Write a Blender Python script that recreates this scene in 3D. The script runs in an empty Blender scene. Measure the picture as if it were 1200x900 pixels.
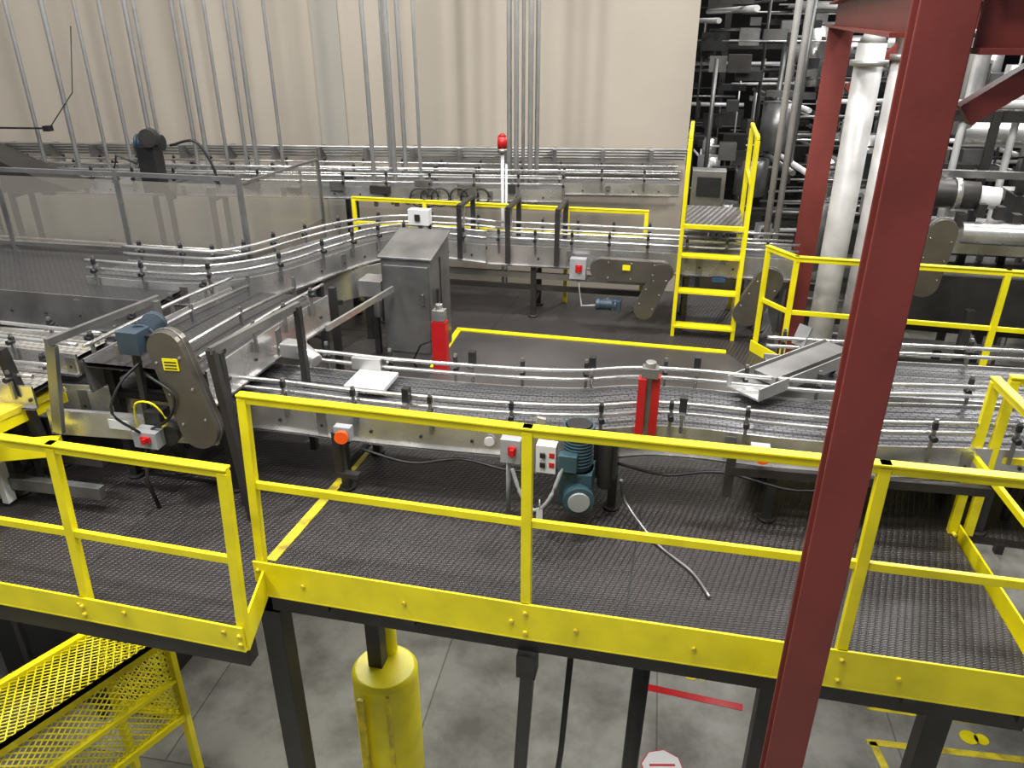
import bpy, bmesh, math, random
from mathutils import Vector, Matrix
random.seed(7)
PA=math.radians(-13)
sc=bpy.context.scene
sc.view_settings.view_transform='Standard'

# ---------------------------------------------------------------- materials
def new_mat(name):
    m=bpy.data.materials.new(name); m.use_nodes=True
    nt=m.node_tree; return m,nt,nt.nodes['Principled BSDF']
def mat(name,col,rough=.5,metal=0.,noise=.15,nscale=6.,bump=0.,bscale=60.,dirt=None):
    m,nt,b=new_mat(name)
    tc=nt.nodes.new('ShaderNodeTexCoord'); n=nt.nodes.new('ShaderNodeTexNoise')
    n.inputs['Scale'].default_value=nscale; n.inputs['Detail'].default_value=6
    nt.links.new(tc.outputs['Object'],n.inputs['Vector'])
    r=nt.nodes.new('ShaderNodeValToRGB')
    c0=[c*(1-noise) for c in col] if dirt is None else dirt
    r.color_ramp.elements[0].position=.3; r.color_ramp.elements[1].position=.62
    r.color_ramp.elements[0].color=(*c0,1); r.color_ramp.elements[1].color=(*[min(1,c*(1+noise*.5)) for c in col],1)
    nt.links.new(n.outputs['Fac'],r.inputs['Fac']); nt.links.new(r.outputs['Color'],b.inputs['Base Color'])
    mr=nt.nodes.new('ShaderNodeMapRange'); mr.inputs['To Min'].default_value=max(.03,rough-.08); mr.inputs['To Max'].default_value=min(1,rough+.1)
    nt.links.new(n.outputs['Fac'],mr.inputs['Value']); nt.links.new(mr.outputs['Result'],b.inputs['Roughness'])
    b.inputs['Metallic'].default_value=metal
    if bump:
        n2=nt.nodes.new('ShaderNodeTexNoise'); n2.inputs['Scale'].default_value=bscale
        nt.links.new(tc.outputs['Object'],n2.inputs['Vector'])
        bp=nt.nodes.new('ShaderNodeBump'); bp.inputs['Strength'].default_value=bump; bp.inputs['Distance'].default_value=.01
        nt.links.new(n2.outputs['Fac'],bp.inputs['Height']); nt.links.new(bp.outputs['Normal'],b.inputs['Normal'])
    return m
STEEL=mat('stainless',(.58,.57,.555),.26,.78,.32,3)
STEELD=mat('stainless_dull',(.28,.275,.27),.36,.8,.3,4)
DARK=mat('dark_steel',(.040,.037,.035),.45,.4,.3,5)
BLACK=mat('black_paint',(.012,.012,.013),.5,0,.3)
YEL=mat('yellow_paint',(.80,.69,.007),.38,0,.14,5,.05,40)
YELD=mat('yellow_paint_worn',(.70,.58,.02),.5,0,.25,9,.05,40,dirt=(.30,.22,.03))
RED=mat('red_steel_paint',(.165,.027,.021),.48,0,.2,3,.04,50)
REDB=mat('bright_red',(.44,.01,.012),.35,0,.1)
ORNG=mat('orange_button',(.9,.10,.01),.3,0,.1)
TEAL=mat('teal_motor',(.035,.075,.092),.4,.1,.2)
NAVY=mat('navy_motor',(.035,.055,.075),.4,.1,.2)
BLUE=mat('blue_paint',(.02,.07,.20),.4,0,.2)
BRONZE=mat('guard_grey',(.17,.155,.13),.34,.75,.2,3)
WHITE=mat('white_paint',(.60,.60,.59),.4,0,.06)
GREY=mat('grey_box',(.35,.36,.37),.4,.2,.1)
ALU=mat('galvanised',(.50,.495,.48),.34,.7,.2,4)
DUCT=mat('white_duct',(.54,.53,.51),.4,.1,.2,5)
ZINC=mat('conduit',(.62,.62,.61),.35,.25,.1)
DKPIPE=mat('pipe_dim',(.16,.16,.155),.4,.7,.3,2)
RUST=mat('rust_flange',(.16,.035,.015),.6,.2,.3)

def diamond(name,c0,c1,rough,scale,metal):
    m,nt,b=new_mat(name)
    tc=nt.nodes.new('ShaderNodeTexCoord')
    hs=[]
    for ang,off in ((45+13,0),(-45+13,.5)):
        mp=nt.nodes.new('ShaderNodeMapping'); mp.inputs['Rotation'].default_value=(0,0,math.radians(ang)); mp.inputs['Scale'].default_value=(scale,scale*2.2,scale)
        mp.inputs['Location'].default_value=(off,off,0)
        nt.links.new(tc.outputs['Object'],mp.inputs['Vector'])
        v=nt.nodes.new('ShaderNodeTexVoronoi'); v.inputs['Scale'].default_value=1; v.inputs['Randomness'].default_value=0
        nt.links.new(mp.outputs['Vector'],v.inputs['Vector'])
        r=nt.nodes.new('ShaderNodeMapRange'); r.inputs['From Min'].default_value=.38; r.inputs['From Max'].default_value=.22
        nt.links.new(v.outputs['Distance'],r.inputs['Value']); hs.append(r)
    mx=nt.nodes.new('ShaderNodeMath'); mx.operation='MAXIMUM'
    nt.links.new(hs[0].outputs[0],mx.inputs[0]); nt.links.new(hs[1].outputs[0],mx.inputs[1])
    n=nt.nodes.new('ShaderNodeTexNoise'); n.inputs['Scale'].default_value=1.3; n.inputs['Detail'].default_value=8
    nt.links.new(tc.outputs['Object'],n.inputs['Vector'])
    r=nt.nodes.new('ShaderNodeValToRGB'); r.color_ramp.elements[0].position=.3; r.color_ramp.elements[1].position=.7
    r.color_ramp.elements[0].color=(*c0,1); r.color_ramp.elements[1].color=(*[c*1.6 for c in c0],1)
    nt.links.new(n.outputs['Fac'],r.inputs['Fac'])
    mc=nt.nodes.new('ShaderNodeMixRGB'); mc.inputs['Color2'].default_value=(*c1,1)
    nt.links.new(mx.outputs[0],mc.inputs['Fac']); nt.links.new(r.outputs['Color'],mc.inputs['Color1'])
    nt.links.new(mc.outputs['Color'],b.inputs['Base Color'])
    bp=nt.nodes.new('ShaderNodeBump'); bp.inputs['Strength'].default_value=.6; bp.inputs['Distance'].default_value=.005
    nt.links.new(mx.outputs[0],bp.inputs['Height']); nt.links.new(bp.outputs['Normal'],b.inputs['Normal'])
    b.inputs['Roughness'].default_value=rough; b.inputs['Metallic'].default_value=metal
    return m
DECK=diamond('deck_diamond_plate',(.017,.014,.0135),(.036,.031,.030),.40,20,.1)
DECK2=diamond('ramp_diamond_plate',(.07,.064,.062),(.22,.205,.20),.38,13,.45)

def chain(name,c1,c2,cm,rough,metal,lw=.05,lh=.0255):
    m,nt,b=new_mat(name)
    uv=nt.nodes.new('ShaderNodeTexCoord'); 
    br=nt.nodes.new('ShaderNodeTexBrick'); br.inputs['Scale'].default_value=1
    br.inputs['Brick Width'].default_value=lw; br.inputs['Row Height'].default_value=lh; br.inputs['Mortar Size'].default_value=.004; br.inputs['Mortar Smooth'].default_value=.3
    br.inputs['Color1'].default_value=(*c1,1); br.inputs['Color2'].default_value=(*c2,1); br.inputs['Mortar'].default_value=(*cm,1)
    nt.links.new(uv.outputs['UV'],br.inputs['Vector']); nt.links.new(br.outputs['Color'],b.inputs['Base Color'])
    bp=nt.nodes.new('ShaderNodeBump'); bp.inputs['Strength'].default_value=.4; bp.inputs['Distance'].default_value=.003; bp.invert=True
    nt.links.new(br.outputs['Fac'],bp.inputs['Height']); nt.links.new(bp.outputs['Normal'],b.inputs['Normal'])
    b.inputs['Roughness'].default_value=rough; b.inputs['Metallic'].default_value=metal
    return m
CHAIN=chain('conveyor_chain',(.22,.22,.23),(.17,.17,.18),(.045,.045,.045),.30,.55)
CHAIND=chain('conveyor_chain_dark',(.075,.073,.075),(.062,.06,.062),(.028,.028,.028),.32,.35)
CHAINL=chain('conveyor_chain_pale',(.38,.365,.33),(.32,.305,.27),(.09,.08,.07),.45,.4,.05,.05)

def glass_mat():
    m,nt,b=new_mat('clear_panel')
    out=nt.nodes['Material Output']; tr=nt.nodes.new('ShaderNodeBsdfTransparent'); tr.inputs['Color'].default_value=(.92,.93,.92,1)
    b.inputs['Base Color'].default_value=(.44,.41,.36,1); b.inputs['Roughness'].default_value=.12
    mx=nt.nodes.new('ShaderNodeMixShader'); mx.inputs[0].default_value=.25
    nt.links.new(tr.outputs[0],mx.inputs[1]); nt.links.new(b.outputs[0],mx.inputs[2]); nt.links.new(mx.outputs[0],out.inputs['Surface'])
    return m
GLASS=glass_mat()

def concrete():
    m,nt,b=new_mat('concrete_floor')
    tc=nt.nodes.new('ShaderNodeTexCoord'); mp=nt.nodes.new('ShaderNodeMapping'); mp.inputs['Rotation'].default_value=(0,0,math.radians(10)); mp.inputs['Location'].default_value=(.75,.55,0)
    nt.links.new(tc.outputs['Object'],mp.inputs['Vector'])
    br=nt.nodes.new('ShaderNodeTexBrick'); br.offset=0.4; br.inputs['Scale'].default_value=1; br.inputs['Brick Width'].default_value=1.9; br.inputs['Row Height'].default_value=2.1
    br.inputs['Mortar Size'].default_value=.007; br.inputs['Color1'].default_value=(.36,.345,.30,1); br.inputs['Color2'].default_value=(.23,.225,.205,1); br.inputs['Mortar'].default_value=(.14,.13,.115,1)
    nt.links.new(mp.outputs['Vector'],br.inputs['Vector'])
    n=nt.nodes.new('ShaderNodeTexNoise'); n.inputs['Scale'].default_value=1.5; n.inputs['Detail'].default_value=10; n.inputs['Roughness'].default_value=.65
    nt.links.new(tc.outputs['Object'],n.inputs['Vector'])
    r=nt.nodes.new('ShaderNodeValToRGB'); r.color_ramp.elements[0].position=.36; r.color_ramp.elements[1].position=.6
    r.color_ramp.elements[0].color=(.36,.345,.32,1); r.color_ramp.elements[1].color=(1.05,1.05,1.03,1)
    nt.links.new(n.outputs['Fac'],r.inputs['Fac'])
    mx=nt.nodes.new('ShaderNodeMixRGB'); mx.blend_type='MULTIPLY'; mx.inputs['Fac'].default_value=.85
    nt.links.new(br.outputs['Color'],mx.inputs['Color1']); nt.links.new(r.outputs['Color'],mx.inputs['Color2']); nt.links.new(mx.outputs['Color'],b.inputs['Base Color'])
    b.inputs['Roughness'].default_value=.38
    return m
CONC=concrete()
WALLM=mat('wall_beige',(.385,.340,.280),.75,0,.10,.45,.15,3)
PIL=mat('wall_joint',(.32,.30,.26),.7,0,.06,1)
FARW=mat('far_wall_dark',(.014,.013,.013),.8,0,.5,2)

# ---------------------------------------------------------------- mesh builder
class B:
    def __init__(s,name): s.name=name; s.bm=bmesh.new(); s.mats=[]; s.uv=s.bm.loops.layers.uv.new('UVMap')
    def mi(s,m):
        if m not in s.mats: s.mats.append(m)
        return s.mats.index(m)
    def face(s,vs,m,smooth=False,uvs=None):
        try: f=s.bm.faces.new(vs)
        except ValueError: return
        f.material_index=s.mi(m); f.smooth=smooth
        if uvs:
            for l,u in zip(f.loops,uvs): l[s.uv].uv=u
        return f
    def hexa(s,pts,m):
        v=[s.bm.verts.new(p) for p in pts]
        for q in ((0,3,2,1),(4,5,6,7),(0,1,5,4),(1,2,6,5),(2,3,7,6),(3,0,4,7)): s.face([v[i] for i in q],m)
    def box(s,c,size,m,rot=PA,M=None):
        R=M if M is not None else Matrix.Rotation(rot,3,'Z')
        hx,hy,hz=[d/2 for d in size]; c=Vector(c)
        s.hexa([c+R@Vector(p) for p in ((-hx,-hy,-hz),(hx,-hy,-hz),(hx,hy,-hz),(-hx,hy,-hz),(-hx,-hy,hz),(hx,-hy,hz),(hx,hy,hz),(-hx,hy,hz))],m)
    def frame(s,p1,p2,rot=PA):
        d=(Vector(p2)-Vector(p1)).normalized()
        if abs(d.z)>.93: sd=Vector((math.cos(rot),math.sin(rot),0))
        else: sd=d.cross(Vector((0,0,1)))
        sd=(sd-d*sd.dot(d)).normalized(); return d,sd,sd.cross(d).normalized()
    def beam(s,p1,p2,w,h,m,rot=PA):
        p1=Vector(p1);p2=Vector(p2); d,a,b=s.frame(p1,p2,rot); a=a*w/2;b=b*h/2
        s.hexa([p1-a-b,p1+a-b,p1+a+b,p1-a+b,p2-a-b,p2+a-b,p2+a+b,p2-a+b],m)
    def cyl(s,p1,p2,r,m,n=12,r2=None):
        p1=Vector(p1);p2=Vector(p2); d,a,b=s.frame(p1,p2); r2=r if r2 is None else r2
        A=[];C=[]
        for i in range(n):
            t=2*math.pi*i/n; o=a*math.cos(t)+b*math.sin(t)
            A.append(s.bm.verts.new(p1+o*r)); C.append(s.bm.verts.new(p2+o*r2))
        for i in range(n):
            j=(i+1)%n; s.face([A[i],A[j],C[j],C[i]],m,True)
        s.face(A[::-1],m); s.face(C,m)
    def tube(s,pts,r,m,n=8):
        pts=[Vector(p) for p in pts]; rings=[]
        for k,p in enumerate(pts):
            d=(pts[min(k+1,len(pts)-1)]-pts[max(k-1,0)])
            dd,a,b=s.frame(Vector((0,0,0)),d)
            rings.append([s.bm.verts.new(p+(a*math.cos(2*math.pi*i/n)+b*math.sin(2*math.pi*i/n))*r) for i in range(n)])
        for k in range(len(rings)-1):
            for i in range(n):
                j=(i+1)%n; s.face([rings[k][i],rings[k][j],rings[k+1][j],rings[k+1][i]],m,True)
        s.face(rings[0][::-1],m); s.face(rings[-1],m)
    def prism(s,pts,off,m):
        off=Vector(off); A=[s.bm.verts.new(Vector(p)) for p in pts]; C=[s.bm.verts.new(Vector(p)+off) for p in pts]
        n=len(pts)
        for i in range(n):
            j=(i+1)%n; s.face([A[i],A[j],C[j],C[i]],m)
        s.face(A[::-1],m); s.face(C,m)
    def slab(s,poly,z0,z1,m): s.prism([(x,y,z0) for x,y in poly],(0,0,z1-z0),m)
    def pill(s,p1,p2,r,t,m,rot=PA,r2=None,rim=True):
        p1=Vector(p1);p2=Vector(p2); r2=r2 or r
        nrm=Vector((math.sin(rot),-math.cos(rot),0))
        d=(p2-p1).normalized(); a=d.cross(nrm).normalized()
        pts=[]
        for i in range(13):
            th=math.pi*i/12; pts.append(p1+a*math.cos(th)*r-d*math.sin(th)*r)
        for i in range(13):
            th=math.pi*i/12; pts.append(p2-a*math.cos(th)*r2+d*math.sin(th)*r2)
        s.prism(pts,nrm*t,m)
        if rim:
            c=(p1+p2)/2
            q=[c+(p-c)*1.03+nrm*t*.45 for p in pts]; s.prism(q,nrm*t*.1,STEELD)
            for f in (.12,.5,.88):
                for sgn in (-1,1):
                    p=p1.lerp(p2,f)+a*sgn*r*.72+nrm*t; s.cyl(p,p+nrm*.008,.008,STEEL,6)
    def motor(s,p,d,r,L,m,fins=True):
        p=Vector(p);d=Vector(d).normalized()
        s.cyl(p,p+d*L,r*.9,m,20)
        for i in range(9):
            q=p+d*L*(.12+.62*i/8); s.cyl(q,q+d*L*.03,r,m,20)
        s.cyl(p+d*L*.8,p+d*L*1.0,r*1.02,m,20); s.cyl(p+d*L,p+d*(L*1.03),r*.8,BLACK,20)
        s.cyl(p-d*L*.1,p,r*1.1,m,20); s.cyl(p-d*L*.35,p-d*L*.1,r*.35,STEEL,12)
    def done(s,bevel=0):
        bmesh.ops.recalc_face_normals(s.bm,faces=s.bm.faces)
        me=bpy.data.meshes.new(s.name+'_mesh'); s.bm.to_mesh(me); s.bm.free()
        for m in s.mats: me.materials.append(m)
        o=bpy.data.objects.new(s.name,me); sc.collection.objects.link(o)
        if bevel:
            md=o.modifiers.new('bevel','BEVEL'); md.width=bevel; md.segments=2; md.limit_method='ANGLE'
        return o

def spline(pts,n=10):
    P=[Vector(p) for p in pts]; P=[P[0]*2-P[1]]+P+[P[-1]*2-P[-2]]; out=[]
    for i in range(1,len(P)-2):
        a,b,c,d=P[i-1:i+3]
        for k in range(n):
            t=k/n; out.append(.5*((2*b)+(c-a)*t+(2*a-5*b+4*c-d)*t*t+(3*b-a-3*c+d)*t**3))
    out.append(P[-2]); return out
def offs(path,o,dz=0):
    r=[]
    for k,p in enumerate(path):
        d=path[min(k+1,len(path)-1)]-path[max(k-1,0)]; n=Vector((-d.y,d.x,0)).normalized()
        r.append(p+n*o+Vector((0,0,dz)))
    return r
def ribbon(b,A,C,m,v0=0,w=1):
    L=0; VA=[b.bm.verts.new(p) for p in A]; VC=[b.bm.verts.new(p) for p in C]
    for i in range(len(A)-1):
        l2=L+((A[i+1]+C[i+1])/2-(A[i]+C[i])/2).length
        b.face([VA[i],VA[i+1],VC[i+1],VC[i]],m,False,[(L,0),(l2,0),(l2,w),(L,w)]); L=l2
def conveyor(name,pts,width,depth=.2,belt=CHAIN,rails=(.09,.15),sides=(1,1),leg_h=None,leg_at=(),n=10,frame=STEEL,brk=.45,lanes=1,rail_r=.013,thick=.012):
    b=B(name); path=spline(pts,n)
    hw=width/2
    ribbon(b,offs(path,-hw),offs(path,hw),belt,0,width)
    ribbon(b,offs(path,-hw,-.03),offs(path,hw,-.03),DARK,0,width)
    for l in range(1,lanes):
        o=-hw+width*l/lanes
        ribbon(b,offs(path,o-.004,.003),offs(path,o+.004,.003),DARK)
    for sd in (-1,1):
        z0,z1=.018,-depth
        A=offs(path,sd*hw,z0);C=offs(path,sd*hw,z1);A2=offs(path,sd*(hw+thick),z0);C2=offs(path,sd*(hw+thick),z1)
        ribbon(b,A2,C2,frame);ribbon(b,A,C,frame);ribbon(b,A,A2,frame)
        F=offs(path,sd*(hw+.035),z1)
        ribbon(b,C,F,frame); ribbon(b,offs(path,sd*(hw+thick),z1+.012),offs(path,sd*(hw+.035),z1+.012),frame)
    L=[0]
    for i in range(1,len(path)): L.append(L[-1]+(path[i]-path[i-1]).length)
    def at(s):
        for i in range(1,len(path)):
            if L[i]>=s: 
                t=(s-L[i-1])/max(1e-6,L[i]-L[i-1]); return path[i-1].lerp(path[i],t),(path[i]-path[i-1]).normalized()
        return path[-1],(path[-1]-path[-2]).normalized()
    for sd,on in ((-1,sides[0]),(1,sides[1])):
        if not on: continue
        for dz in rails: b.tube(offs(path,sd*(hw-.02),dz),rail_r,STEEL,6)
        s=.12
        while s<L[-1]:
            p,d=at(s); nn=Vector((-d.y,d.x,0)).normalized()*sd
            q=p+nn*(hw+.03)
            b.beam(q+Vector((0,0,-.06)),q+Vector((0,0,rails[-1]+.05)),.018,.018,STEELD)
            b.beam(q+Vector((0,0,rails[-1]-.02)),p+nn*(hw-.02)+Vector((0,0,rails[-1]-.02)),.015,.02,STEEL)
            b.cyl(q+Vector((0,0,rails[0]))-nn*.01,q+nn*.035+Vector((0,0,rails[0])),.017,BLACK,8)
            b.box(q+Vector((0,0,rails[-1]+.01)),(.025,.025,.04),BLACK)
            s+=brk
    s=.2; k=0
    while s<L[-1]:
        p,d=at(s); nn=Vector((-d.y,d.x,0)).normalized()
        for sd in (-1,1):
            q=p+nn*sd*(hw+thick)+Vector((0,0,-depth*.55)); b.cyl(q,q+nn*sd*.008,.011,DARK,6)
            if k%4==2:
                b.beam(q+Vector((0,0,depth*.5)),q+Vector((0,0,-depth*.4)),.06,.012,STEELD,math.atan2(d.y,d.x))
        s+=.3; k+=1
    for s in leg_at:
        p,d=at(s); nn=Vector((-d.y,d.x,0)).normalized()
        for sd in (-1,1):
            q=p+nn*sd*(hw-.03)
            b.beam((q.x,q.y,p.z-.03),(q.x,q.y,leg_h+.02),.05,.05,DARK)
            b.cyl((q.x,q.y,leg_h),(q.x,q.y,leg_h+.02),.05,DARK,12)
        a=p+nn*(hw-.03);c=p-nn*(hw-.03)
        b.beam((a.x,a.y,p.z-depth-.06),(c.x,c.y,p.z-depth-.06),.04,.04,DARK)
        zz=leg_h+.14
        if p.z-depth-zz>.15: b.beam((a.x,a.y,zz),(c.x,c.y,zz),.03,.03,DARK)
    return b

# ---------------------------------------------------------------- room
b=B('floor'); b.slab([(-14,-3),(14,-3),(14,26),(-14,26)],-2.7,-2.6,CONC); b.done()
def W(x,dy=0): return (x, 10.6-.07*x-dy)
b=B('wall_back')
b.slab([W(-13),W(2.3),W(2.32,-.3),W(-13,-.3)],-2.6,9,WALLM)
b.slab([W(-2.55,.035),W(-2.2,.035),W(-2.2,0),W(-2.55,0)],-2.6,9,PIL)
b.done()
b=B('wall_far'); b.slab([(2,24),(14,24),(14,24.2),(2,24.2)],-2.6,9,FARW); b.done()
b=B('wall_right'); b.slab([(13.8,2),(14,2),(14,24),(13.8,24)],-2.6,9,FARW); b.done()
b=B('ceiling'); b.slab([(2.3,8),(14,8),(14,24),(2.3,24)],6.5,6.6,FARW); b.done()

# ---------------------------------------------------------------- deck
b=B('mezzanine_deck')
deckp=[(-6,3.95),(-1.29,2.86),(-1.31,3.24),(2.33,2.46),(2.52,3.61),(6.5,2.7),(6.5,5.0),(2.28,6.02),(2.7,7.8),(-1.7,8.5),(-6,8.9)]
b.slab(deckp,-.05,0,DECK)
for a,c in (((-6,4.0),(-1.3,2.91)),((-1.3,3.32),(2.33,2.52)),((-1.25,4.4),(2.5,3.6)),((-5,6),(2.5,4.6)),((2.40,2.5),(2.56,3.6))):
    b.beam((*a,-.17),(*c,-.17),.08,.2,DARK)
for i in range(8):
    x=-1.0+i*.47; b.beam((x,3.2-.22*(x+1.3)+.05,-.13),(x+.8,6.6-.2*x,-.13),.05,.14,DARK)
b.beam((-.99,4.52,.003),(-1.31,3.36,.003),.06,.006,YELD)
for a,c in (((.55,2.90),(.95,4.6)),((-2.3,3.2),(-1.95,4.7)),((-1.9,6.9),(1.9,6.02)),((2.0,4.3),(2.3,5.9)),((3.4,4.0),(3.8,5.4)),((-.2,6.8),(.1,7.9))):
    b.beam((*a,.001),(*c,.001),.008,.003,BLACK)
b.done()
b=B('checker_plate_ramp')
b.slab([(-.80,4.85),(-.52,6.74),(1.87,6.19),(1.95,5.9),(1.55,4.6)],.0,.03,DECK2)
b.beam((-.52,6.74,.035),(1.87,6.19,.035),.06,.012,YEL)
b.beam((-.50,6.72,.035),(-.66,5.86,.035),.05,.012,YEL)
b.done()

# ---------------------------------------------------------------- yellow railings
def P3(p,z): return (p[0],p[1],z)
def railing(name,pts,top,mid,toe=(-.09,.13),w=.048,posts=None,toemat=YEL,lean=None):
    b=B(name); lean=lean or [0]*len(pts)
    def T(i,z): return Vector((pts[i][0]+lean[i]*z/top,pts[i][1],z))
    for i in range(len(pts)-1):
        a,c=Vector((*pts[i],0)),Vector((*pts[i+1],0)); d=(c-a).normalized()
        e=d*w*.5
        b.beam(T(i,top)-e,T(i+1,top)+e,w*.6,w,YEL)
        k=Vector((0,0,w*.4)); b.beam(T(i,top)-e+k,T(i+1,top)+e+k,w,w*.25,YEL)
        if mid: b.beam(T(i,mid),T(i+1,mid),w*.5,w*.85,YEL)
        if toe:
            n=Vector((d.y,-d.x,0))*.03
            b.beam(P3(a-e+n,(toe[0]+toe[1])/2),P3(c+e+n,(toe[0]+toe[1])/2),.012,toe[1]-toe[0],toemat)
            b.beam(P3(a-e+n*.4,toe[0]+.006),P3(c+e+n*.4,toe[0]+.006),.05,.012,toemat)
            L=(c-a).length; k=.25
            while k<L:
                q=a+d*k+n*1.2; b.cyl(P3(q,.02),P3(q+n*.4,.02),.012,YELD,6); k+=.55
    for i,p in enumerate(pts):
        if posts and p not in posts: continue
        z0=toe[0] if toe else 0
        b.beam(P3(p,z0),T(i,top),w,w*.8,YEL)
        if toe: 
            for zz in (toe[0]+.05,toe[1]-.05):
                b.cyl((p[0]-.005,p[1]-.05,zz),(p[0]-.005,p[1]-.02,zz),.012,YELD,6)
    return b.done(.003)
railing('yellow_guard_rail',[(-1.31,3.22),(.068,2.9),(1.472,2.60),(2.33,2.42)],1.055,.58,posts=[(-1.31,3.22),(.068,2.9),(1.472,2.60)],lean=[.05,0,0,0])
railing('yellow_guard_rail',[(-4.0,3.47),(-2.14,3.03),(-1.29,2.82)],.90,.43,toe=(-.09,.06),lean=[.05,.05,.05])
b=B('yellow_toe_board'); b.beam((-1.27,2.80,-.01),(-1.29,3.2,-.01),.012,.17,YEL); b.done()
railing('yellow_guard_rail',[(2.36,2.46),(2.52,3.62)],.95,.5,toe=(-.08,.06),posts=[(2.52,3.62),(2.36,2.46)])
railing('yellow_guard_rail',[(2.60,3.60),(3.3,3.45),(4.2,3.25)],.97,.5,toe=None)
railing('yellow_guard_rail',[(2.15,6.30),(2.28,5.98),(3.75,5.6),(5.2,5.2)],.93,.48,toe=(-.02,.10),w=.045)
railing('yellow_guard_rail',[(-1.66,8.1),(-.9,7.93),(.55,7.6),(1.31,7.45)],.97,.72,toe=None,w=.04)

# crossover stair
b=B('yellow_crossover_ladder')
c0=Vector((1.49,6.66,0)); u=Vector((math.cos(PA),math.sin(PA),0)); v=Vector((-math.sin(PA),math.cos(PA),0))
for su in (0,.54):
    for dv,zt in ((0,1.76),(.16,1.80),(.86,1.80),(1.0,1.74)):
        p=c0+u*su+v*dv; b.beam(P3(p,0),P3(p,zt),.034,.03,YEL)
    for z in (1.78,1.38):
        a=c0+u*su+Vector((0,0,z)); b.beam(a,a+v*1.0,.03,.03,YEL)
for k,z in enumerate((.10,.42,.74)):
    a=c0+v*(.04+.04*k)+Vector((0,0,z)); b.beam(a,a+u*.54,.12,.025,YEL)
b.box(c0+u*.27+v*.55+Vector((0,0,1.0)),(.5,.8,.03),DECK2)
b.beam(c0+v*.12+Vector((0,0,1.0)),c0+v*.12+u*.54+Vector((0,0,1.0)),.03,.04,YEL)
b.beam(c0+v*1.0+Vector((0,0,.5)),c0+v*1.0+u*.54+Vector((0,0,.5)),.04,.05,YEL)
b.done(.003)
b=B('operator_panel'); b.box((2.05,8.15,1.05),(.34,.2,.42),STEELD); b.box((2.03,8.04,1.1),(.24,.01,.2),BLACK); b.beam((2.05,8.15,.85),(2.05,8.15,-2.6),.06,.06,DARK); b.done(.004)

# ---------------------------------------------------------------- structural steel
def hcol(name,x,y,z0,z1,w,rot=PA,m=RED,t=.014,dep=None):
    b=B(name); dep=dep or w
    R=Matrix.Rotation(rot,3,'Z')
    for s in (-1,1):
        o=R@Vector((0,s*(dep/2-t/2),0)); b.box((x+o.x,y+o.y,(z0+z1)/2),(w,t,z1-z0),m,rot)
    b.box((x,y,(z0+z1)/2),(t*.8,dep-t,z1-z0),m,rot)
    b.box((x,y,z0+.015),(w*1.7,w*1.7,.03),m,rot)
    return b
b=hcol('red_steel_column',1.112,2.20,-2.6,5,.140,math.radians(-16),dep=.13)
b.done(.003)
hcol('red_steel_column',2.80,7.2,-2.6,2.6,.20,math.radians(-20),dep=.18).done()
b=B('red_steel_beam')
def ibeam(b,p,q,w,h,m,t=.015):
    p=Vector(p);q=Vector(q)
    b.beam(p+Vector((0,0,h/2)),q+Vector((0,0,h/2)),w,t,m); b.beam(p-Vector((0,0,h/2)),q-Vector((0,0,h/2)),w,t,m); b.beam(p,q,t,h,m)
ibeam(b,(1.25,2.6,2.70),(2.9,7.6,2.70),.16,.18,RED)
ibeam(b,(1.2,2.18,2.68),(4.2,1.5,2.68),.14,.20,RED)
ibeam(b,(2.90,7.2,2.70),(6.5,6.4,2.70),.18,.2,RED)
b.beam((1.22,2.19,2.42),(1.45,2.13,2.60),.06,.06,RED)
b.beam((2.9,7.1,2.1),(3.4,7.0,2.6),.08,.08,RED)
b.done()
for x,y,w in ((-1.32,3.34,.12),(-.92,3.95,.1),(1.36,2.98,.11),(2.18,2.85,.12)):
    b=B('dark_support_column'); b.box((x,y,-1.44),(w,w,2.32),DARK); b.box((x,y,-2.585),(w*2,w*2,.03),DARK)
    for a in (-1,1): b.cyl((x+a*w*.8,y-w*.8,-2.57),(x+a*w*.8,y-w*.8,-2.55),.012,STEELD,6)
    b.done(.004)
b=B('leaning_brace'); b.beam((.09,3.0,-.28),(.0,3.3,-2.6),.07,.07,DARK); b.beam((.08,2.98,-.42),(.08,2.98,-.27),.10,.10,DARK); b.done(.004)
b=B('process_drain_pipe'); b.cyl((.72,3.35,-2.6),(.76,3.3,-.2),.05,BLACK,16); b.cyl((.751,3.31,-.50),(.752,3.31,-.44),.075,RUST,16)
b.tube([(.34,3.2,-.2),(.30,3.3,-1.4),(.22,3.4,-2.6)],.018,BLACK); b.done()
b=B('yellow_column_guard')
b.cyl((-.87,3.92,-2.6),(-.87,3.92,-1.36),.225,YEL,40); b.cyl((-.87,3.92,-1.36),(-.87,3.92,-1.33),.225,YEL,40,.20)
b.cyl((-.86,4.06,-1.33),(-.86,4.06,-.98),.06,YEL,16); b.beam((-1.0,3.69,-2.6),(-1.0,3.69,-1.4),.05,.03,YELD)
b.beam((-.82,3.69,-2.6),(-.82,3.69,-1.38),.03,.02,YELD)
b.done(.004)

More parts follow.
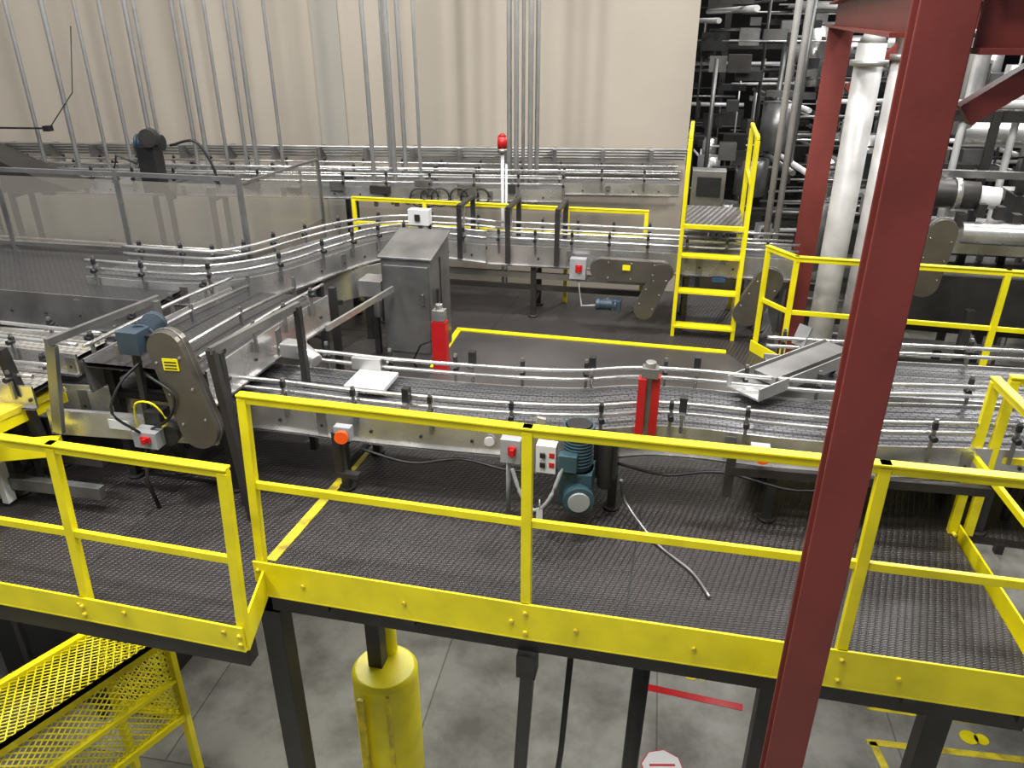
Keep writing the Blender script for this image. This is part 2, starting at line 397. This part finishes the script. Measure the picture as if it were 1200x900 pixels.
b=B('yellow_mesh_guard')
tz=-1.2
A0=Vector((-2.38,4.03,tz));A1=A0+Vector((-.85,-1.25,0)); C0=Vector((-2.92,4.12,tz)); C1=C0+Vector((-.9,-1.25,0))
def meshpanel(b,a,c,d,e,sp=.055,r=.006,m=YEL,fr=.05):
    a,c,d,e=map(Vector,(a,c,d,e))
    for p,q in ((a,c),(c,d),(d,e),(e,a)): b.beam(p,q,fr,fr,m)
    ax=(c-a);ay=(e-a);W_=ax.length;H_=ay.length;ax.normalize();ay.normalize()
    n=int((W_+H_)/sp)
    for k in range(1,n):
        s=k*sp
        x0,y0=(s,0) if s<W_ else (W_,s-W_)
        x1,y1=(0,s) if s<H_ else (s-H_,H_)
        b.cyl(a+ax*x0+ay*y0,a+ax*x1+ay*y1,r,m,4)
        b.cyl(a+ax*(W_-x0)+ay*y0,a+ax*(W_-x1)+ay*y1,r,m,4)
dn=Vector((0,0,-.72))
meshpanel(b,C0,A0,A1,C1); meshpanel(b,A0,A1,A1+dn,A0+dn); meshpanel(b,C0,A0,A0+dn,C0+dn)
b.beam(A0+dn*.5,A1+dn*.5,.05,.03,YEL)
for p in (A0,A1,C0,C1): b.beam(p,P3(p,-2.6),.05,.05,YEL)
b.done()
b=B('floor_conveyor_drive'); 
b.box((-3.6,5.2,-1.9),(1.3,.9,1.4),BLACK); b.box((-3.3,4.75,-1.1),(.8,.3,.2),DARK); b.cyl((-3.0,4.6,-1.0),(-3.0,5.0,-1.0),.15,DARK,16)
for i in range(4): b.beam((-4.3+i*.45,4.6,-2.6),(-4.3+i*.45,4.6,-1.0),.05,.05,DARK)
b.done(.01)

b=B('floor_marking_tape'); z=-2.597
b.beam((1.15,4.93,z),(1.95,4.70,z),.07,.004,REDB)
b.beam((3.03,5.0,z),(3.03,4.70,z),.06,.004,YELD); b.beam((3.0,4.71,z),(5,4.35,z),.06,.004,YELD)
b.beam((2.86,4.36,z),(5,4.05,z),.06,.004,YELD); b.beam((2.9,4.36,z),(2.9,3.6,z),.06,.004,YELD); b.beam((2.2,4.5,z),(2.1,3.9,z),.06,.004,YELD)
b.done()
b=B('floor_drain_grate'); b.box((3.9,4.66,z),(1.4,.13,.006),BLACK)
for k in range(22): 
    o=Matrix.Rotation(PA,3,'Z')@Vector((-.66+k*.063,0,0)); b.box((3.9+o.x,4.66+o.y,z+.004),(.02,.12,.004),STEELD)
b.done()
for x,y in ((1.59,5.07),(3.7,4.40)):
    b=B('footprint_floor_sticker'); b.cyl((x,y,z),(x,y,z+.004),.07,YEL,16); b.cyl((x+.09,y-.02,z),(x+.09,y-.02,z+.004),.055,YEL,16); b.done()
b=B('octagonal_floor_sign'); b.cyl((1.17,4.12,z),(1.17,4.12,z+.003),.17,REDB,8); b.cyl((1.17,4.12,z+.003),(1.17,4.12,z+.006),.16,WHITE,8); b.box((1.17,4.14,z+.007),(.2,.02,.002),REDB,0); b.box((1.17,4.06,z+.007),(.16,.015,.002),BLACK,0); b.done()

# ---------------------------------------------------------------- conveyors
b=conveyor('serpentine_conveyor',[(-1.85,4.48,.56),(-1.35,4.40,.55),(-.85,4.27,.55),(-.3,4.16,.55),(.1,4.10,.55),(.45,4.08,.55),(.78,4.12,.55),(1.1,4.08,.55),(1.5,3.98,.55),(2.0,3.89,.55),(2.75,3.84,.55),(4.6,3.6,.55)],.52,.17,leg_h=0,leg_at=(.9,2.45,3.45,4.6,5.6),lanes=6)
def button(b,x,y,z):
    b.box((x,y,z),(.10,.05,.08),GREY); b.cyl((x,y-.02,z),(x,y-.055,z),.02,STEEL,12); b.cyl((x,y-.055,z),(x,y-.075,z),.04,ORNG,16)
button(b,-.975,3.90,.50); button(b,1.34,3.60,.545)
def hook(b,x,y,z0,z1,w=.05):
    b.beam((x,y,z0),(x,y,z1),w,.03,DARK); b.beam((x,y,z0),(x+.12,y-.03,z0),w,.03,DARK)
hook(b,-1.02,3.9,.22,.5)
b.beam((1.2,3.62,.42),(2.5,3.4,.42),.04,.05,DARK); b.beam((1.2,3.62,.5),(1.2,3.62,.25),.05,.03,DARK)
b.box((.45,3.78,.42),(.3,.10,.24),DARK)
for x,y in ((-.25,4.45),(.5,4.36),(.95,3.80),(1.15,4.36),(-.6,3.92),(1.75,3.62)):
    b.box((x,y,.73),(.04,.05,.09),BLACK); b.box((x,y+.0,.68),(.03,.12,.02),STEELD); b.cyl((x,y,.55),(x,y,.73),.01,STEEL,6)
b.cyl((-.13,3.845,.47),(-.13,3.835,.47),.03,WHITE,16)
b.tube(spline([(-.9,3.95,.36),(-.6,3.92,.28),(-.3,3.88,.33),(0,3.8,.30),(.3,3.75,.34)],5),.009,BLACK,6)
b.tube(spline([(.6,3.82,.34),(.9,3.85,.24),(1.2,3.75,.32),(1.6,3.65,.26),(2.0,3.6,.34)],5),.009,BLACK,6)
b.done()
b=conveyor('merge_conveyor',[(1.70,4.62,.55),(2.3,4.52,.55),(3.0,4.42,.55),(4.8,4.15,.55)],.55,.17,leg_h=0,leg_at=(1.0,2.4),sides=(0,1),lanes=6,brk=.6); b.done()
b=conveyor('infeed_conveyor',[(-4.6,4.85,.60),(-3.2,4.62,.60),(-2.5,4.52,.60),(-1.87,4.48,.58)],.5,.22,leg_h=0,leg_at=(1.7,2.5),lanes=3,rails=(.09,.15),belt=CHAIND,sides=(0,1))
b.done()
b=conveyor('transfer_conveyor',[(-2.10,4.0,.86),(-1.92,4.8,.84),(-1.75,5.5,.80)],.78,.2,leg_h=0,leg_at=(.15,1.2),lanes=6,rails=(.10,),belt=CHAIND,frame=STEEL,rail_r=.012,brk=.38)
b.tube([(-2.28,4.1,.93),(-2.12,4.8,.92),(-1.95,5.45,.88)],.012,STEEL,6); b.tube([(-1.95,4.05,.93),(-1.78,4.75,.92),(-1.6,5.4,.88)],.012,STEEL,6)
for p in ((-2.28,4.1),(-2.12,4.8),(-1.95,5.45),(-1.95,4.05),(-1.78,4.75),(-1.6,5.4)): b.beam((*p,.80),(*p,.96),.02,.02,STEELD)
b.done()
b=B('chain_drive_guard')
b.pill((-1.86,3.90,1.05),(-1.74,3.86,.575),.10,.09,BRONZE,math.radians(-8),.11)
b.motor((-2.06,3.98,1.06),(-.1,1,0),.07,.22,NAVY); b.box((-2.08,3.93,1.06),(.13,.12,.13),NAVY); b.box((-1.96,3.95,1.05),(.16,.08,.08),DARK)
b.box((-1.845,3.797,.97),(.09,.004,.07),YEL,math.radians(-8))
for k in range(3): b.box((-1.845,3.794,.985-.018*k),(.07,.002,.007),BLACK,math.radians(-8))
b.beam((-1.62,3.9,1.0),(-1.60,3.9,.0),.05,.04,DARK); b.beam((-2.1,3.95,1.0),(-2.12,3.95,.35),.035,.03,DARK)
b.box((-2.05,3.94,.55),(.10,.10,.16),DARK); b.cyl((-1.98,3.85,.5),(-1.98,3.92,.5),.07,DARK,14)
b.done(.003)
b=B('disconnect_switch')
def switch(b,x,y,z,w=.13,h=.15,m=GREY,red=True):
    b.box((x,y,z),(w,.09,h),m)
    if red: b.box((x,y-.05,z+.01),(w*.4,.02,h*.35),REDB); b.box((x,y-.07,z+.01),(.02,.03,h*.3),REDB)
switch(b,-2.07,3.84,.50,.15,.10); b.tube([(-2.1,3.84,.44),(-2.15,3.85,.2),(-2.12,3.86,.0)],.012,DARK)
b.tube(spline([(-2.0,3.86,.55),(-1.93,3.8,.62),(-1.98,3.78,.74),(-2.1,3.82,.72),(-2.14,3.86,.55)],4),.006,YEL)
b.tube(spline([(-2.05,3.84,.55),(-1.9,3.78,.66),(-1.86,3.78,.8),(-2.0,3.82,.9)],4),.008,BLACK)
b.tube(spline([(-2.1,3.8,.55),(-2.2,3.75,.7),(-2.15,3.8,.85),(-2.05,3.9,.95)],4),.008,BLACK)
b.done()
b=B('conveyor_side_frame')
b.beam((-2.72,4.0,.52),(-1.72,3.93,.48),.03,.16,STEEL); b.beam((-2.5,3.86,1.06),(-2.62,3.9,.5),.06,.03,STEELD)
b.beam((-2.5,3.82,1.09),(-2.2,4.55,1.09),.03,.04,STEELD); b.beam((-1.58,3.70,1.09),(-1.30,4.43,1.09),.03,.04,STEELD)
b.beam((-1.58,3.72,1.09),(-1.52,3.74,0),.045,.04,DARK); b.beam((-1.30,4.4,1.09),(-1.30,4.4,0.1),.04,.04,DARK); b.beam((-2.2,4.5,1.09),(-2.2,4.5,.6),.04,.04,STEELD)
b.box((-2.28,3.93,.53),(.14,.005,.06),WHITE)
b.beam((-2.85,3.95,1.0),(-2.75,4.0,0),.05,.05,DARK)
b.done()
b=conveyor('pale_chain_conveyor',[(-4.6,4.95,.80),(-3.4,4.62,.80),(-2.62,4.42,.80)],.24,.12,belt=CHAINL,leg_h=0,leg_at=(.5,1.4),rails=(.07,),brk=.5); b.done()
b=conveyor('pale_chain_conveyor',[(-4.4,4.34,.76),(-3.4,4.16,.76),(-2.70,4.03,.76)],.20,.12,belt=CHAINL,leg_h=0,leg_at=(.5,1.4),rails=(.07,),brk=.5); b.done()
b=B('yellow_access_step')
b.beam((-2.80,4.20,.64),(-3.15,3.45,.64),.22,.04,YELD); b.beam((-2.72,4.20,.60),(-3.03,3.45,.60),.03,.10,YEL); b.beam((-3.3,3.75,.42),(-2.62,3.88,.42),.08,.10,YEL); b.beam((-3.0,3.62,.6),(-3.0,3.62,0),.05,.05,YEL)
for k in range(2): b.box((-3.12+k*.09,3.92-k*.03,.16),(.045,.06,.26),WHITE)
b.beam((-3.3,3.98,.15),(-2.4,3.8,.15),.05,.08,STEELD); b.beam((-3.3,4.1,.3),(-2.4,3.9,.3),.05,.06,DARK)
b.done(.003)
b=conveyor('accumulation_table',[(-6.2,6.72,.80),(-4.5,6.33,.80),(-2.45,5.88,.80)],1.25,.25,belt=CHAIND,leg_h=0,leg_at=(1.5,3.2),rails=(.05,),n=2,frame=STEELD,brk=1.2,sides=(0,1)); b.done()
b=conveyor('accumulation_table',[(-6.2,5.55,.50),(-4.2,5.25,.50),(-2.6,4.98,.50)],.7,.2,belt=CHAIND,leg_h=0,leg_at=(1.5,3.0),rails=(.05,),n=2,frame=STEEL,brk=1.2); b.done()
b=conveyor('curved_conveyor',[(-3.25,5.98,.84),(-2.75,5.86,.84),(-2.35,5.82,.84),(-2.0,6.05,.84),(-1.72,6.55,.83),(-1.45,7.05,.80),(-1.1,7.42,.76),(-.6,7.50,.72),(-.2,7.42,.70)],.46,.16,leg_h=0,leg_at=(1.7,2.6,3.4),rails=(.08,.14),brk=.4,lanes=4); b.done()
b=B('conveyor_support_frame')
b.beam((-2.35,5.35,.62),(-1.2,6.9,.5),.03,.26,STEEL); b.beam((-2.35,5.35,.74),(-1.95,5.3,.74),.3,.03,STEELD)
b.beam((-1.42,5.8,.75),(-1.42,5.8,0),.05,.05,DARK); b.beam((-2.3,5.4,.7),(-1.5,6.4,.42),.05,.04,DARK)
for x,y in ((-2.0,5.75),(-1.3,6.6)): b.beam((x,y,.6),(x,y,0),.05,.05,DARK)
b.done()
b=conveyor('rear_conveyor',[(-.2,7.44,.70),(.6,7.29,.70),(1.4,7.13,.70),(2.6,6.9,.70)],.42,.18,leg_h=0,leg_at=(.45,1.9,2.6),rails=(.08,.14),n=3,lanes=4,brk=.35)
b.done()
b=B('guide_arch_bracket')
for x,y in ((-.50,7.25),(-.04,7.15),(.42,7.06)):
    a=Vector((x,y,0)); c=a+v*.48
    b.beam(P3(a,.55),P3(a,1.06),.045,.03,DARK); b.beam(P3(c,.55),P3(c,1.06),.045,.03,DARK); b.beam(P3(a,1.07),P3(c,1.07),.045,.03,DARK)
    q=a+v*.15; b.beam(P3(q,1.07),P3(q,.85),.02,.02,STEEL)
b.beam((-.9,7.42,.42),(1.3,6.96,.42),.03,.06,STEELD); b.beam((-.9,7.42,.30),(1.3,6.96,.30),.03,.05,DARK)
b.done()
b=B('rear_chain_drive_guard')
b.pill((.83,6.86,.60),(1.36,6.74,.60),.10,.08,BRONZE); b.pill((1.36,6.735,.60),(1.23,6.76,.24),.09,.08,BRONZE)
b.motor((.95,6.75,.27),(-.95,.2,0),.055,.17,NAVY); b.box((.97,6.75,.27),(.08,.1,.1),NAVY)
b.box((1.03,6.70,.64),(.07,.004,.05),YEL)
b.done(.003)
b=B('rear_chain_drive_guard'); b.pill((2.27,6.55,.58),(2.12,6.57,.28),.12,.09,BRONZE); b.box((1.95,6.88,.45),(.4,.2,.12),DARK); b.box((1.9,6.79,.5),(.12,.02,.05),BLUE); b.done(.003)
b=B('disconnect_switch'); switch(b,.62,6.96,.56,.15,.19); b.tube([(.62,6.96,.46),(.66,6.93,.2),(.8,6.88,.22),(.9,6.83,.3)],.012,GREY); b.done()
b=B('junction_box'); b.box((-.86,7.15,1.0),(.2,.1,.14),WHITE); b.box((-.88,7.09,1.0),(.05,.01,.06),BLACK); b.beam((-.86,7.17,.95),(-.86,7.17,.5),.03,.03,STEELD); b.done()

b=B('control_cabinet'); cx,cy=-.80,6.22
R=Matrix.Rotation(PA,3,'Z')
def C(x,y,z): p=R@Vector((x,y,0)); return (cx+p.x,cy+p.y,z)
w,d=.42,.5
pts=[C(-w/2,-d/2,.0),C(-w/2,d/2,.0),C(-w/2,d/2,1.02),C(-w/2,-d/2,.92)]
off=Vector(C(w/2,0,0))-Vector(C(-w/2,0,0)); b.prism(pts,off,STEELD)
pts=[C(-w/2-.02,-d/2-.02,.925),C(-w/2-.02,d/2+.02,1.03),C(-w/2-.02,d/2+.02,1.05),C(-w/2-.02,-d/2-.02,.945)]
b.prism(pts,off*1.09,STEELD)
b.beam(C(w/2+.006,-.02,.9),C(w/2+.006,-.02,.15),.01,.01,DARK); b.box(C(w/2+.02,-.15,.6),(.02,.03,.14),DARK)
b.box(C(0,-d/2-.008,.50),(w*.9,.012,.75),STEELD); b.box(C(.14,-d/2-.02,.6),(.02,.02,.10),STEELD)
b.done(.006)
b=B('swing_arm_bar'); b.beam((-.96,5.92,.70),(-1.3,5.04,.70),.02,.045,STEEL); b.done()
b=B('sensor_box'); b.box((-1.17,6.25,.62),(.2,.2,.14),STEEL); b.beam((-1.17,6.25,.56),(-1.17,6.25,0),.05,.05,DARK); b.cyl((-1.12,6.1,.55),(-1.12,6.1,.4),.04,STEELD,12); b.done(.004)

b=B('red_sensor_post'); b.box((-.58,5.78,.24),(.12,.08,.48),REDB); b.box((-.58,5.78,.53),(.1,.08,.09),STEEL); b.cyl((-.58,5.78,.57),(-.58,5.78,.62),.03,STEEL,12); b.tube([(-.66,5.8,.3),(-.75,5.82,.25),(-.82,5.85,.1),(-.8,5.9,0)],.01,BLACK); b.done(.003)
b=B('red_sensor_post'); b.box((.72,3.83,.70),(.045,.06,.36),REDB); b.box((.80,3.85,.70),(.045,.06,.36),REDB); b.box((.76,3.86,.70),(.05,.03,.36),STEELD); b.box((.76,3.84,.91),(.09,.07,.06),STEELD); b.cyl((.76,3.84,.93),(.76,3.84,.97),.03,STEEL,12); b.done(.003)

b=B('gear_motor'); 
b.motor((.36,3.62,.44),(0,0,1),.085,.26,TEAL); b.box((.36,3.62,.34),(.18,.17,.2),TEAL)
b.cyl((.36,3.55,.30),(.36,3.48,.30),.085,TEAL,20); b.cyl((.36,3.48,.30),(.36,3.465,.30),.06,GREY,20)
b.box((.30,3.53,.52),(.10,.06,.10),TEAL); b.cyl((.52,3.7,.26),(.52,3.7,.55),.04,DARK,12)
b.tube(spline([(.28,3.52,.52),(.2,3.5,.3),(.12,3.52,.22),(.05,3.55,.3),(.0,3.58,.45)],5),.012,GREY)
b.done(.003)
b=B('disconnect_switch'); switch(b,0.0,3.62,.555,.11,.14); b.cyl((-.02,3.64,.48),(-.02,3.70,.08),.013,GREY,8); b.done()
b=B('motor_control_box'); b.box((.19,3.62,.50),(.11,.07,.17),WHITE); 
for i,(dx,dz) in enumerate(((-.025,.03),(.025,.03),(-.025,-.03),(.025,-.03))): b.box((.19+dx,3.58,.50+dz),(.03,.01,.03),REDB if i%2 else BLACK)
b.beam((.16,3.66,.72),(.12,3.70,.35),.05,.02,STEEL); b.done(.002)
b=B('floor_cable'); b.tube(spline([(.62,3.7,.3),(.66,3.75,.12),(.8,3.5,.02),(.95,3.25,.015),(1.0,3.05,.015)],6),.009,STEELD); b.done()
b=B('hanging_tag'); b.box((.15,3.5,.2),(.035,.004,.09),WHITE); b.cyl((.15,3.5,.24),(.15,3.5,.30),.003,WHITE,6); b.done()

b=B('discharge_chute')
p=Vector((1.38,4.14,.63)); q=Vector((2.16,4.66,.66))
b.beam(p,q,.24,.012,ALU)
n=(q-p).cross(Vector((0,0,1))).normalized()*.12
for s in (-1,1): b.beam(p+n*s+Vector((0,0,.035)),q+n*s+Vector((0,0,.035)),.008,.08,ALU)
b.beam(p.lerp(q,.2)+Vector((0,0,.05)),p.lerp(q,.97)+Vector((0,0,.05)),.16,.05,STEELD)
b.beam(p.lerp(q,.95),P3(p.lerp(q,.95),.5),.03,.03,DARK); b.beam((1.95,4.85,.65),(2.0,4.88,.78),.10,.02,ALU)
b.done()
b=B('white_transfer_plate'); b.box((-.88,4.36,.61),(.26,.26,.03),WHITE); b.box((-.93,4.52,.66),(.2,.05,.08),ALU); b.done(.003)
b=B('motor_guard'); b.box((-1.42,4.62,.72),(.15,.11,.10),ALU); b.cyl((-1.36,4.58,.74),(-1.25,4.50,.68),.05,ALU,16); b.done(.01)

b=B('clear_guard_panel')
pp=[(-6.2,7.15),(-4.45,6.75),(-3.3,6.52),(-2.2,6.28)]
for i in range(3):
    a,c=pp[i],pp[i+1]
    b.beam(P3(a,1.5),P3(c,1.5),.03,.035,STEELD); b.beam(P3(a,.86),P3(c,.86),.03,.03,STEELD)
    b.beam(P3(a,1.16),P3(c,1.16),.006,.58,GLASS)
for p in pp[1:]: b.beam(P3(p,.8),P3(p,1.54),.04,.03,STEELD)
b.beam((-2.2,6.28,1.16),(-1.95,7.9,1.1),.006,.58,GLASS); b.beam((-2.2,6.28,1.46),(-1.95,7.9,1.40),.02,.02,STEELD); b.beam((-1.95,7.9,1.4),(-1.95,7.9,.0),.03,.03,STEELD)
b.done()

for i,(yy,zz,x0,x1) in enumerate(((8.95,.92,-7,.6),(9.6,.88,-8,2.0))):
    b=conveyor('rear_line_conveyor',[(x0,yy-.09*x0,zz),((x0+x1)/2,yy-.09*(x0+x1)/2,zz),(x1,yy-.09*x1,zz)],.4,.12,leg_h=-2.6,leg_at=(1.,3.5,6.0),rails=(.07,.16),n=1,brk=.5,frame=STEEL,belt=CHAIN); 
    for k in range(14):
        x=x0+.5+k*.5; b.box((x,yy-.09*x-.22,zz+random.uniform(-.12,.12)),(random.uniform(.06,.25),.06,random.uniform(.05,.14)),random.choice((BLACK,DARK,STEELD,STEEL)))
    b.done()
b=B('wall_conduit_run')
for k in range(4):
    z=1.02+.055*k*.8; b.cyl((*W(-8,.12+.05*k),z),(*W(2.25,.12+.05*k),z),.017,ALU,8)
for k in range(16): x=-7.5+k*.62; b.box((*W(x,.2),1.06),(.05,.28,.18),STEELD,math.radians(-4))
b.cyl((*W(-8,.1),.82),(*W(2.2,.1),.82),.03,ALU,8)
b.beam((*W(-1.2,.25),.95),(*W(2.1,.25),.95),.2,.1,STEELD)
b.cyl((*W(0,.12),.60),(*W(2.2,.12),.60),.012,ZINC,6)
b.done()
b=B('hanging_conduit')
for i,x in enumerate((-5.62,-5.22,-4.86,-4.58,-4.3,-4.2,-3.78,-3.66,-3.42,-3.19,-3.07,-2.76)):
    b.cyl((x,9.5,.95),(x,9.5,9),(.022,.027,.02)[i%3],ZINC,8)
for i,x in enumerate((-1.62,-1.436,-1.37,-1.256,-1.07,-.03,.05,.13,.21,.29)):
    b.cyl((x,9.2+.1*(i%2),.65),(x,9.2+.1*(i%2),9),(.027,.02,.03)[i%3],ZINC,8)
b.done()
b=B('hanging_conduit')
for x,y in ((2.68,8.0),(2.80,8.05)): b.cyl((x,y,.4),(x,y,6.5),.032,ZINC,10)
b.done()
b=B('wall_sensor_arm'); b.beam((-6.0,9.4,1.52),(-5.4,9.35,1.52),.02,.02,BLACK); b.box((-5.4,9.35,1.52),(.08,.08,.06),BLACK); b.tube([(-5.4,9.35,1.5),(-5.1,9.5,1.9),(-5.0,9.6,2.6)],.006,BLACK); b.done()
b=B('wall_line_drive')
b.motor((-4.15,8.9,1.42),(1,-.1,0),.09,.26,NAVY); b.box((-4.02,8.8,1.15),(.22,.16,.5),BLACK); b.cyl((-3.95,8.75,1.5),(-3.95,8.65,1.5),.10,DARK,16)
b.tube(spline([(-3.8,8.85,1.4),(-3.5,8.8,1.45),(-3.35,8.8,1.2),(-3.3,8.8,.95)],5),.015,BLACK); b.tube([(-4.2,8.85,1.2),(-4.4,8.8,1.3),(-4.5,8.8,1.0)],.015,BLACK)
b.beam((-4.0,8.85,.95),(-3.4,8.8,1.1),.03,.03,STEELD); b.done(.005)
b=B('sloped_hood'); b.prism([(-6.9,8.75,.9),(-4.7,8.40,.98),(-5.1,8.42,1.12),(-6.9,8.7,1.85)],(0,.5,0),DARK); b.done()
b=B('signal_beacon'); b.cyl((-.1,8.2,0),(-.1,8.2,1.42),.018,ZINC,8); b.cyl((-.1,8.2,1.42),(-.1,8.2,1.46),.05,STEELD,16); b.cyl((-.1,8.2,1.46),(-.1,8.2,1.58),.05,REDB,16); b.cyl((-.1,8.2,1.58),(-.1,8.2,1.61),.045,REDB,16,.02)
b.cyl((-.06,8.2,0),(-.06,8.2,1.3),.012,ZINC,8); b.done()
b=B('coiled_hose_set')
for x in (-1.05,-.6):
    for k in range(3):
        c=Vector((x+.12*k,8.75,.85)); b.tube([c+Vector((.1*math.cos(t*math.pi/8),0,.1*math.sin(t*math.pi/8))) for t in range(17)],.012,DARK,6)
b.done()

# ---------------------------------------------------------------- right background
b=B('vertical_duct'); b.cyl((2.73,6.36,-.8),(2.73,6.36,2.5),.105,DUCT,28); b.cyl((2.73,6.36,2.34),(2.73,6.36,2.38),.14,ALU,28); b.cyl((2.73,6.36,0),(2.73,6.36,.03),.16,ALU,28)
b.cyl((2.73,6.36,2.5),(2.73,6.36,2.58),.105,DUCT,28,.06)
b.done()
b=B('vertical_duct'); b.cyl((3.30,7.0,-1),(3.30,7.0,2.35),.105,DUCT,28); b.cyl((3.30,7.0,2.35),(3.30,7.0,2.4),.13,ALU,28); b.cyl((3.30,7.0,2.4),(3.30,7.0,6),.08,ALU,24); b.done()
b=B('pipe_rack')
for k in range(230):
    y=random.uniform(11.5,19); z=random.uniform(-.8,4.2); x0=random.uniform(2.6,8.5); r=random.choice((.012,.016,.022,.035))
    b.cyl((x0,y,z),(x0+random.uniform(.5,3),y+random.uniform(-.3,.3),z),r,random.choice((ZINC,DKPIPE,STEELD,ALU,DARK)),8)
for k in range(120):
    y=random.uniform(11,19); x=random.uniform(2.7,12); z0=random.uniform(-2.6,1.5)
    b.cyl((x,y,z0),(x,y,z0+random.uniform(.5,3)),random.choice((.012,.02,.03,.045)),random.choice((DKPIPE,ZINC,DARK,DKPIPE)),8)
for k in range(50):
    x=random.uniform(2.8,10); z=random.uniform(.5,4.3); y=random.uniform(10.5,14)
    b.cyl((x,y,z),(x+.3,y+4,z),random.choice((.02,.04)),random.choice((ZINC,DKPIPE)),8)
for k in range(260):
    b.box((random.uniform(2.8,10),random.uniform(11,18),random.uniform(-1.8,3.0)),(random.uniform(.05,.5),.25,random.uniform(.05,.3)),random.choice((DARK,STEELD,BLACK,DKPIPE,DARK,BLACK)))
for k in range(26):
    x=random.uniform(3.0,9); y=random.uniform(10.5,15); z=random.uniform(-1.5,1.8); b.cyl((x,y,z),(x,y,z+random.uniform(.3,1.0)),random.uniform(.1,.28),random.choice((ALU,STEELD,STEEL,DUCT)),20)
for k in range(10):
    x=random.uniform(3.0,8); y=random.uniform(11.5,15); z=random.uniform(1.5,3.6); b.cyl((x,y,z),(x+2.5,y,z),random.uniform(.08,.16),random.choice((ALU,STEELD)),20)
b.done()
b=B('pipe_rack_steelwork')
for x in (4.2,7.0,9.5): b.beam((x,16.5,-2.6),(x,16.5,6),.12,.12,DARK)
for z in (.4,2.2,4.2): b.beam((2.6,16.5,z),(11,16.5,z),.08,.10,DARK)
b.done()
b=B('process_machinery')
b.cyl((4.6,8.2,1.6),(8.4,7.6,1.6),.12,ALU,20); b.cyl((4.6,8.2,1.6),(4.6,8.2,2.5),.10,ALU,20); b.cyl((4.0,7.6,1.95),(8.4,7.0,1.95),.04,ZINC,12)
b.cyl((3.85,7.2,1.22),(4.25,7.08,1.2),.13,DARK,20); b.cyl((4.05,7.14,1.21),(4.1,7.13,1.21),.15,STEEL,20); b.cyl((4.25,7.08,1.2),(4.42,7.02,1.19),.10,WHITE,20)
b.box((5.0,7.3,.75),(1.8,.6,.22),STEEL); b.box((4.9,7.0,.45),(2.2,.1,.06),ALU); b.box((5.0,7.3,.2),(2.2,.8,.5),DARK)
b.cyl((4.1,6.95,.90),(6.9,6.3,.90),.10,STEEL,20)
for x in (4.0,4.5,4.9,5.6): b.beam((x,7.5,-2.6),(x,7.5,1.9),.07,.07,DARK); b.cyl((x+.25,7.6,.2),(x+.25,7.6,2.4),.035,ZINC,10)
b.beam((3.7,7.5,1.35),(6.4,6.9,1.35),.05,.07,STEELD); b.beam((3.7,7.7,1.85),(6.4,7.1,1.85),.06,.10,DARK)
b.pill((3.72,6.6,1.0),(3.66,6.6,.55),.12,.1,BRONZE)
for k in range(8): b.box((4.1+.15*k,7.0-.03*k,1.0+.12*random.random()),(.07,.1,.12),random.choice((DARK,STEEL,GREY)))
for k in range(26): b.box((random.uniform(3.7,6.5),random.uniform(7.4,9),random.uniform(.2,2.2)),(random.uniform(.1,.4),.3,random.uniform(.06,.3)),random.choice((DARK,STEELD,ALU,BLACK)))
b.done(.006)
b=B('lower_conveyor_line')
for k in range(5): b.beam((3.1,6.9+k*.4,-.3+.05*k),(8,5.7+k*.4,-.3+.05*k),.06,.08,STEELD if k%2 else DARK)
for x in (3.5,4.3,5.3): b.beam((x,6.8,-2.6),(x,6.8,.2),.08,.08,DARK); b.beam((x,6.6,-.1),(x+.6,8.4,-.1),.05,.06,STEELD)
b.done()
b=B('electrical_box'); b.box((2.9,3.72,.55),(.14,.12,.18),GREY); b.box((2.9,3.65,.56),(.07,.03,.05),REDB); b.box((3.1,3.6,.3),(.3,.3,.4),DARK); b.beam((2.9,3.75,.5),(2.9,3.75,0),.04,.04,DARK); b.done(.003)

# ---------------------------------------------------------------- camera & lights
cam=bpy.data.objects.new('camera',bpy.data.cameras.new('camera')); sc.collection.objects.link(cam)
cam.location=(0,0,2.65); cam.rotation_euler=(math.radians(90-25.3),0,0); cam.data.lens=27; cam.data.sensor_width=36; cam.data.clip_start=.05
sc.camera=cam
def area(x,y,z,sx,sy,e,col=(1,.985,.965),tgt=None):
    l=bpy.data.lights.new('ceiling_or_fill_lamp','AREA'); l.shape='RECTANGLE'; l.size=sx; l.size_y=sy; l.energy=e; l.color=col
    o=bpy.data.objects.new('ceiling_or_fill_lamp',l); o.location=(x,y,z); sc.collection.objects.link(o)
    if tgt: o.rotation_euler=(Vector(tgt)-Vector((x,y,z))).to_track_quat('-Z','Y').to_euler()
for x,y,e in ((-6,6.3,230),(-2,6.0,330),(1.8,5.6,380)): area(x,y,8.4,.3,.3,e,tgt=(x-.5,9.2,0))
for x,y in ((-4,2.5),(0,2.0),(3.6,2.5)): area(x,y,7.0,1.2,.4,300)
area(-1,.5,7.0,1.2,.4,220,tgt=(-1,4,-2.6)); area(-4,0,6.0,1.2,.4,160,tgt=(-3,3.4,-2))  # unseen fill lamps, added to brighten the lower floor and mesh guard
area(5.5,8,6,1,.5,260); area(5,12.5,6.2,1.5,1.5,420); area(8.5,12,6.2,1.5,1.5,300)  # fill lamps added to lift the dark piping and machinery at right
area(1,4.6,-.35,1.6,.3,32); area(-1,4.9,-.35,1.6,.3,30); area(3.6,4.2,-.35,1.0,.3,20); area(-3,3.9,-.35,1.0,.3,14)  # added fill below the deck for the concrete floor, not ceiling fixtures
w=bpy.data.worlds.new('world'); sc.world=w; w.use_nodes=True; w.node_tree.nodes['Background'].inputs[0].default_value=(.9,.93,.97,1); w.node_tree.nodes['Background'].inputs[1].default_value=.22
